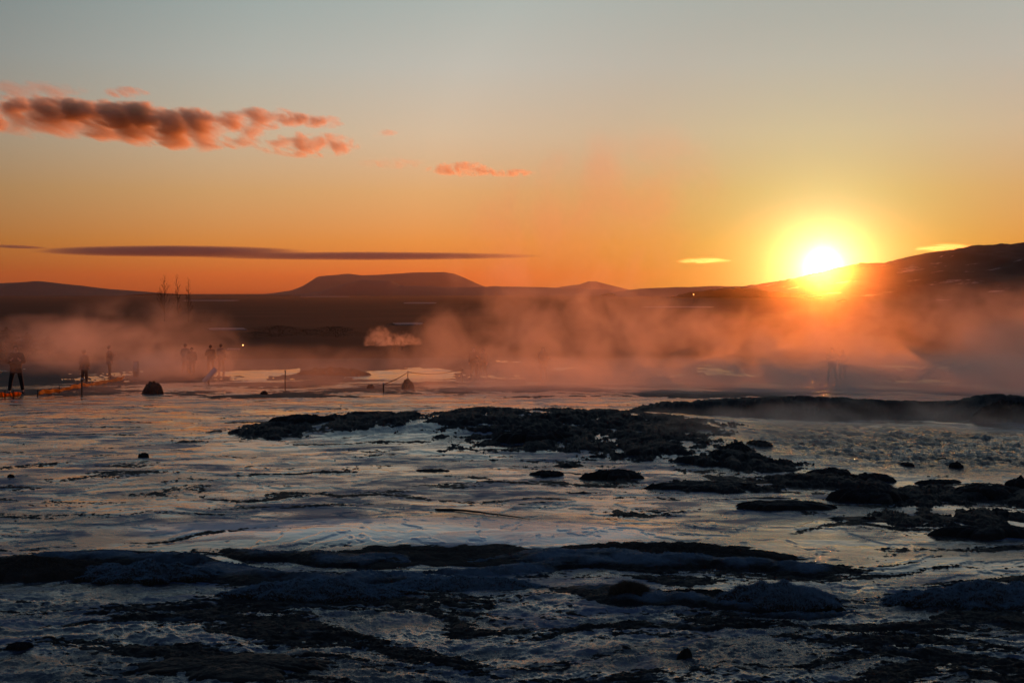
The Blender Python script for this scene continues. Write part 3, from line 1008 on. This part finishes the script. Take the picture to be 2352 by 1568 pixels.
lamp(558, 800, 130, 0.055, 'small lit orange lamp near the group in the steam')
lamp(1593, 676, 900, 0.32, 'tiny bright lamp far out below the sunset ridge')


# ------------------------------------------------------------------ bare trees and shrubs
MAT_BARK = plain_material('bare_bark', (0.035, 0.026, 0.020), 0.9, 0.1)
MAT_NEEDLE = plain_material('dark_evergreen', (0.018, 0.022, 0.012), 0.9, 0.1)


def bare_tree(loc, h, seed, label, slim, group='bare trees on the plain'):
    rnd = random.Random(seed)
    e = empty('bare_tree', loc)
    tr = [Vector((rnd.uniform(-.04, .04) * h * i / 12 * 0.5, rnd.uniform(-.03, .03) * h * 0.5 * i / 12, h * i / 12)) for i in range(13)]
    tr[0].z = -0.3
    link('trunk', tube_mesh('trunk', tr, [0.0065 * h * (1 - i / 13) + 0.0012 * h for i in range(13)], 7), MAT_BARK, e)
    bm = bmesh.new()

    def twig(p, d, L, r, depth):
        q = p + d * L * 0.5 + Vector((rnd.uniform(-.1, .1), rnd.uniform(-.1, .1), 0.06)) * L
        t = p + d * L + Vector((0, 0, 0.22 * L))
        seg = tube_mesh('x', [p, q, t], [r, r * 0.75, r * 0.4], 4, False)
        bm.from_mesh(seg); bpy.data.meshes.remove(seg)
        if depth:
            for k in range(4):
                f = rnd.uniform(0.3, 0.95)
                b = p.lerp(t, f)
                nd = (d + Vector((rnd.uniform(-1, 1), rnd.uniform(-1, 1), rnd.uniform(0.1, 0.9))) * 0.75).normalized()
                twig(b, nd, L * rnd.uniform(0.35, 0.55), r * 0.6, depth - 1)
    for i in range(44):
        f = 0.12 + 0.84 * i / 44
        b = tr[int(f * 12)].lerp(tr[min(12, int(f * 12) + 1)], f * 12 - int(f * 12))
        a = rnd.uniform(0, 2 * math.pi)
        d = Vector((math.cos(a), math.sin(a), rnd.uniform(0.7, 1.5))).normalized()
        twig(b, d, h * slim * (1.05 - f) * rnd.uniform(0.6, 1.1) + 0.03 * h, 0.0028 * h * (1.15 - f), 2)
    me = bpy.data.meshes.new('crown'); bm.to_mesh(me); bm.free()
    link('crown', me, MAT_BARK, e)
    return tag(e, label, 'tree', group)


for px, top, sl_, sd, lab in ((378, 631, 0.26, 1, 'bare tree with the fullest crown, leftmost of three on the left plain'),
                              (408, 629, 0.12, 2, 'tall thin bare tree, middle one of three on the left plain'),
                              (433, 637, 0.14, 3, 'shorter thin bare tree, right one of three on the left plain')):
    Yt = 300
    g = on_ground(px, Yt)
    bare_tree(g, at(px, top, Yt).z - g.z, sd, lab, sl_)
for px, top, sd, lab in ((905, 788, 21, 'leafless shrub beside the small bright plume, left one'), (921, 784, 22, 'leafless shrub in front of the small bright plume, right one'),
                         (912, 792, 23, 'smallest leafless shrub between two others by the small plume')):
    g = on_ground(px, 118)
    bare_tree(g, max(at(px, top, 118).z - g.z, 1.2), sd, lab, 0.3, 'leafless shrubs by the small plume')


def evergreen(loc, h, w, seed, label, group, bushy=False):
    rs = np.random.RandomState(seed)
    e = empty('evergreen_tree' if not bushy else 'evergreen_shrub', loc)
    link('trunk', tube_mesh('trunk', [(0, 0, -0.3), (0.02 * h, 0, h * 0.5), (0, 0, h * 0.95)], [0.022 * h, 0.014 * h, 0.003 * h], 7), MAT_BARK, e)
    n = 2600
    t = rs.rand(n) ** (0.8)
    ang = rs.rand(n) * 2 * np.pi
    prof = (1 - t) ** 0.75 * (0.75 + 0.35 * np.sin(t * 34 + seed)) if not bushy else np.sqrt(np.clip(1 - (2 * t - 0.9) ** 2 * 0.8, 0, 1))
    lob = 1 + 0.35 * np.sin(ang * 3 + seed + t * 5) + 0.25 * np.sin(ang * 5 + seed * 2)
    rr = w / 2 * prof * lob * rs.rand(n) ** 0.45
    C = np.stack([rr * np.cos(ang), rr * np.sin(ang), h * (0.06 + 0.94 * t)], -1)
    sz = 0.035 * h * rs.uniform(0.5, 1.3, n)[:, None]
    d1 = rs.normal(0, 1, (n, 3)); d1 /= np.linalg.norm(d1, axis=1, keepdims=True)
    d2 = np.cross(d1, rs.normal(0, 1, (n, 3))); d2 /= np.linalg.norm(d2, axis=1, keepdims=True)
    V = np.stack([C - d1 * sz, C + d2 * sz * 0.45, C + d1 * sz - [0, 0, 0.01 * h], C - d2 * sz * 0.45], 1).reshape(-1, 3)
    me = poly_mesh('crown', V, np.arange(4 * n).reshape(n, 4))
    link('crown', me, MAT_NEEDLE, e, smooth=False)
    return tag(e, label, 'tree' if not bushy else 'shrub', group)


for k, (px, top, Y, w, lab) in enumerate([(14, 752, 105, 3.4, 'tallest dark evergreen at the left edge behind the steam'), (62, 764, 112, 3.0, 'dark evergreen second from the left edge, in steam'),
                                          (110, 772, 118, 2.6, 'smaller dark evergreen fading into the left steam'), (-40, 740, 110, 3.6, 'dark evergreen cut by the left edge of the view')]):
    g = on_ground(px, Y)
    evergreen(g, at(px, top, Y).z - g.z, w, 60 + k, lab, 'evergreens at the left edge')
for k, (px, top, Y, w, lab) in enumerate([(585, 762, 165, 6, 'dark rounded shrub just right of the small orange lamp'), (640, 748, 175, 7, 'widest dark shrub on the plain right of the orange lamp'),
                                          (705, 756, 180, 6, 'dark shrub in the middle of the row left of the white field'), (770, 750, 170, 6, 'dark shrub left of the small bright plume'),
                                          (835, 764, 185, 5, 'small dark shrub nearest to the small bright plume')]):
    g = on_ground(px, Y)
    evergreen(g, at(px, top, Y).z - g.z, w, 80 + k, lab, 'dark shrubs on the plain', True)

# ------------------------------------------------------------------ snow and frozen ponds on the plain
MAT_SNOW = plain_material('old_snow', (0.21, 0.175, 0.16), 0.8, 0.1)


def snow_patch(px0, px1, py0, py1, seed):
    """an irregular frozen field lying on the plain between two photo heights"""
    def far(px, py):
        lo, hi = 60.0, 9000.0
        for _ in range(50):
            mid = math.sqrt(lo * hi)
            p = at(px, py, mid)
            if p.z > profile(math.hypot(p.x, mid)) + 0.22: lo = mid
            else: hi = mid
        return at(px, py, lo)
    a, b = far((px0 + px1) / 2, py1), far((px0 + px1) / 2, py0)
    y0, y1 = a.y, b.y
    rs = np.random.RandomState(seed)
    n = 64
    P = []
    for i in range(n):
        th = 2 * math.pi * i / n
        k = 1 + 0.25 * float(fbm(np.array([math.cos(th) * 1.5 + seed]), np.array([math.sin(th) * 1.5]), 4)[0])
        sx = math.copysign(abs(math.cos(th)) ** 0.5, math.cos(th)) * k
        sy = math.copysign(abs(math.sin(th)) ** 0.6, math.sin(th)) * k
        y = (y0 + y1) / 2 + sy * (y1 - y0) / 2
        px = (px0 + px1) / 2 + sx * (px1 - px0) / 2
        x = (px - 1176) / FPX * y
        P.append((x, y, height_at(x, y) + 0.10))
    c = np.mean(P, 0)
    V = [tuple(c)] + P + [(x, y, z - 0.5) for x, y, z in P]
    F = [(0, 1 + i, 1 + (i + 1) % n) for i in range(n)] + [(1 + i, 1 + n + i, 1 + n + (i + 1) % n, 1 + (i + 1) % n) for i in range(n)]
    o = link('snow', poly_mesh('snow', V, F), MAT_SNOW, smooth=False)
    return tag(o, kind='structure')


for k, a in enumerate([(906, 972, 740, 745), (478, 566, 752, 757), (930, 1002, 694, 697), (1475, 1642, 703, 706), (420, 548, 689, 691), (690, 800, 680, 681.5), (520, 552, 798, 801)]):
    snow_patch(*a, 11 + k)


# ------------------------------------------------------------------ haze
def haze():
    x0, x1, y0, y1, z0, z1 = -9000, 9000, -600, 11500, -14, 148
    V = [(x, y, z) for z in (z0, z1) for y in (y0, y1) for x in (x0, x1)]
    F = [(0, 2, 3, 1), (4, 5, 7, 6), (0, 1, 5, 4), (2, 6, 7, 3), (0, 4, 6, 2), (1, 3, 7, 5)]
    m = bpy.data.materials.new('haze_air')
    m.use_nodes = True
    nt = m.node_tree
    nt.nodes.remove(nt.nodes['Principled BSDF'])
    a = nt.nodes.new('ShaderNodeVolumePrincipled')
    a.inputs['Color'].default_value = (0.94, 0.72, 0.56, 1)
    a.inputs['Density'].default_value = 2.2e-5
    a.inputs['Anisotropy'].default_value = 0.62
    b = nt.nodes.new('ShaderNodeVolumePrincipled')
    b.inputs['Color'].default_value = (0.95, 0.95, 0.95, 1)
    b.inputs['Density'].default_value = 0.15e-5
    b.inputs['Anisotropy'].default_value = 0.985
    s = nt.nodes.new('ShaderNodeAddShader')
    nt.links.new(a.outputs[0], s.inputs[0]); nt.links.new(b.outputs[0], s.inputs[1])
    nt.links.new(s.outputs[0], nt.nodes['Material Output'].inputs['Volume'])
    o = link('haze', poly_mesh('haze', V, F), m, smooth=False)
    tag(o, kind='stuff')


haze()


# ------------------------------------------------------------------ steam and added glow veils
def steam(px, py, Y, sx, sy, sz, dens, nscale=0.35, g=0.6, ragged=1.4, soft=1.0, seed=0.0, stretch=(1, 0.3, 1), step=0.5, lean=0.0, name='steam', detail=4.0, bias=0.0, nrough=0.55, tint=(0.89, 0.83, 0.78)):
    """one bank of steam: a closed ellipsoid filled with uneven droplets"""
    c = at(px, py, Y)
    bm = bmesh.new()
    bmesh.ops.create_icosphere(bm, subdivisions=3, radius=1.06)
    me = bpy.data.meshes.new(name)
    for v in bm.verts:
        v.co = Vector((v.co.x * sx + lean * v.co.z * sz, v.co.y * sy, v.co.z * sz))
    bm.to_mesh(me); bm.free()
    m = bpy.data.materials.new(name + '_droplets')
    m.use_nodes = True
    nt = m.node_tree
    N, L = nt.nodes, nt.links
    N.remove(N['Principled BSDF'])
    tc = N.new('ShaderNodeTexCoord')

    def vm(op, a, b):
        n = N.new('ShaderNodeVectorMath'); n.operation = op
        for i, v in enumerate((a, b)):
            if v is None: continue
            if hasattr(v, 'links'): L.new(v, n.inputs[i])
            else: n.inputs[i].default_value = v
        return n

    def mt(op, a, b=None, c=None, clamp=False):
        n = N.new('ShaderNodeMath'); n.operation = op; n.use_clamp = clamp
        for i, v in enumerate((a, b, c)):
            if v is None: continue
            if hasattr(v, 'links'): L.new(v, n.inputs[i])
            else: n.inputs[i].default_value = v
        return n.outputs[0]
    pos = tc.outputs['Object']
    if lean:
        sp = N.new('ShaderNodeSeparateXYZ'); L.new(pos, sp.inputs[0])
        cb = N.new('ShaderNodeCombineXYZ')
        L.new(mt('MULTIPLY_ADD', sp.outputs[2], -lean, sp.outputs[0]), cb.inputs[0]); L.new(sp.outputs[1], cb.inputs[1]); L.new(sp.outputs[2], cb.inputs[2])
        pos = cb.outputs[0]
    p = vm('DIVIDE', pos, (sx, sy, sz)).outputs[0]
    q = vm('DOT_PRODUCT', p, p).outputs['Value']
    no = N.new('ShaderNodeTexNoise')
    no.inputs['Scale'].default_value = nscale
    no.inputs['Detail'].default_value = detail
    no.inputs['Roughness'].default_value = nrough
    no.inputs['Distortion'].default_value = 0.6
    st = vm('MULTIPLY_ADD', tc.outputs['Object'], stretch)
    st.inputs[2].default_value = (seed * 13.7, seed * 7.1, seed * 3.3)
    L.new(st.outputs[0], no.inputs['Vector'])
    e = mt('SUBTRACT', 1.0, q)
    e2 = mt('MULTIPLY', e, 1.0 / soft)
    nn = mt('MULTIPLY_ADD', mt('SUBTRACT', no.outputs['Fac'], 0.5), ragged * 2.0, e2)
    d = mt('MAXIMUM', mt('ADD', nn, bias), 0.0)
    d = mt('MULTIPLY', d, mt('MULTIPLY', e, 3.0, clamp=True))
    d = mt('MULTIPLY', mt('MINIMUM', d, 1.6), dens)
    v = N.new('ShaderNodeVolumePrincipled')
    v.inputs['Color'].default_value = (*tint, 1)
    v.inputs['Anisotropy'].default_value = g
    L.new(d, v.inputs['Density'])
    L.new(v.outputs[0], N['Material Output'].inputs['Volume'])
    m.cycles.volume_step_rate = step
    o = link(name, me, m, smooth=False)
    o.location = c
    return tag(o, kind='stuff')


STEAM_AND_VEILS = [
    # px, py, Y, sx, sy, sz, density
    (1480, 908, 52, 10.5, 15, 1.5, 0.115, dict(seed=1, ragged=1.3, nscale=0.6, detail=6)),
    (2150, 895, 50, 9.5, 12, 1.5, 0.115, dict(seed=2, ragged=1.3, nscale=0.6, detail=6)),
    (1290, 795, 58, 8.0, 12, 2.9, 0.034, dict(seed=3, ragged=3.0, lean=0.5, detail=8, nscale=0.6)),
    (1340, 520, 62, 6.0, 9, 4.6, 0.022, dict(seed=4, ragged=3.8, lean=0.6, detail=8, nscale=0.5)),
    (1720, 800, 62, 7.0, 12, 2.2, 0.022, dict(seed=14, ragged=4.0, nscale=0.7, detail=8)),
    (1900, 845, 55, 6.0, 9, 1.6, 0.060, dict(seed=15, ragged=2.2, nscale=0.8, detail=8, g=0.7)),
    (1890, 650, 64, 9.0, 10, 4.0, 0.0022, dict(seed=16, ragged=0.3, nscale=0.5, detail=3, g=0.985)),  # thin veil added to spread the sun's glow over the ridge
    (1890, 790, 62, 10.0, 10, 2.0, 0.0026, dict(seed=18, ragged=1.0, nscale=0.6, detail=6, g=0.93)),  # broader veil added for the orange glow below the sun
    (2200, 780, 60, 8.0, 12, 2.6, 0.026, dict(seed=5, ragged=4.0, nscale=0.7, detail=8)),
    (2370, 735, 58, 5.0, 10, 2.2, 0.018, dict(seed=19, ragged=3.0, nscale=0.7, detail=8)),
    (320, 785, 86, 7.0, 10, 3.0, 0.024, dict(seed=6, ragged=2.8, detail=8, nscale=0.5)),
    (400, 838, 80, 4.6, 6, 1.3, 0.095, dict(seed=7, ragged=2.0, detail=7, nscale=0.9)),
    (2060, 965, 27.5, 4.6, 3.2, 0.40, 0.15, dict(seed=8, ragged=3.0, nscale=1.3, detail=8)),
    (1780, 1000, 24.5, 3.2, 2.6, 0.36, 0.10, dict(seed=22, ragged=3.0, nscale=1.3, detail=8)),
    (1620, 985, 26.5, 2.6, 3.0, 0.40, 0.10, dict(seed=21, ragged=3.0, nscale=1.3, detail=8)),
    (2450, 850, 44, 4.0, 8, 2.0, 0.09, dict(seed=9, ragged=1.8, nscale=0.7, detail=7)),
    (640, 870, 56, 8.5, 12, 1.5, 0.026, dict(seed=10, ragged=2.0, nscale=0.5, detail=7)),
    (200, 790, 64, 4.2, 4, 1.35, 0.075, dict(seed=17, ragged=2.4, nscale=0.9, detail=7)),
    (110, 790, 50, 4.0, 3, 1.2, 0.085, dict(seed=13, ragged=2.2, nscale=0.9, detail=7)),
    (870, 785, 140, 1.6, 4, 1.8, 0.09, dict(seed=11, ragged=3.6, nscale=1.4, detail=6)),
    (925, 795, 142, 2.2, 4, 1.6, 0.09, dict(seed=12, ragged=3.6, nscale=1.4, detail=6)),
]
for a in STEAM_AND_VEILS:
    steam(*a[:7], **a[7])

# ------------------------------------------------------------------ clouds, far beyond the haze
CK = dict(g=0.6, name='cloud', tint=(0.98, 0.86, 0.66), stretch=(0.62, 0.05, 1.0), detail=10.0, step=0.4, soft=1.0, bias=-0.15, nrough=0.64)
CLOUDS = [
    # px, py, half width px, half height px, density, ragged, noise scale
    (110, 250, 115, 36, 0.0160, 2.2, 0.008), (268, 262, 145, 38, 0.0200, 2.0, 0.008), (-10, 262, 100, 50, 0.0060, 2.8, 0.008),
    (410, 276, 165, 36, 0.0120, 2.0, 0.008), (250, 286, 320, 44, 0.0036, 3.0, 0.008), (430, 308, 220, 44, 0.0056, 2.3, 0.008),
    (580, 272, 150, 30, 0.0070, 2.2, 0.009), (670, 276, 100, 18, 0.0044, 2.3, 0.011), (740, 281, 60, 18, 0.0034, 2.8, 0.012), (705, 333, 140, 34, 0.0046, 2.5, 0.010),
    (1060, 389, 95, 20, 0.0036, 2.8, 0.012), (1165, 397, 75, 10, 0.0036, 2.5, 0.014),
    (40, 207, 180, 24, 0.0014, 3.4, 0.009), (292, 213, 60, 15, 0.0040, 3.0, 0.011), (880, 306, 40, 10, 0.0016, 3.0, 0.014), (900, 375, 90, 16, 0.0008, 3.0, 0.012),
]
for k, (px, py, w, h, d, rg, ns) in enumerate(CLOUDS):
    steam(px, py, 14000 + 60 * k, w * 14000 / FPX, w * 5000 / FPX + 150, h * 14000 / FPX, d, nscale=ns, ragged=rg, seed=20 + k, **CK)
CK2 = dict(name='cloud', stretch=(0.25, 0.5, 1.0), detail=4.0, step=0.6, nscale=0.006, soft=0.5)
for k, (px, py, w, h, d, rg, g, t) in enumerate([(390, 577, 340, 14, 0.0028, 0.5, 0.2, (0.5, 0.4, 0.42)), (830, 588, 440, 10, 0.0022, 0.5, 0.2, (0.5, 0.4, 0.42)),  # shade of the long flat clouds put into their dark tint
                                               (1615, 599, 64, 6, 0.0011, 3.0, 0.85, (0.98, 0.98, 0.98)), (2165, 569, 54, 9, 0.0011, 3.4, 0.85, (0.98, 0.98, 0.98)),
                                               (40, 567, 60, 3, 0.002, 0.3, 0.2, (0.5, 0.4, 0.42))]):  # same dark tint, shade in the colour
    steam(px, py, 15000, w * 15000 / FPX, 700, h * 15000 / FPX, d, ragged=rg, seed=40 + k, g=g, tint=t, **{**CK2, **(dict(nscale=0.03, stretch=(0.3, 0.05, 1.0), soft=1.0) if g > 0.5 else {})})
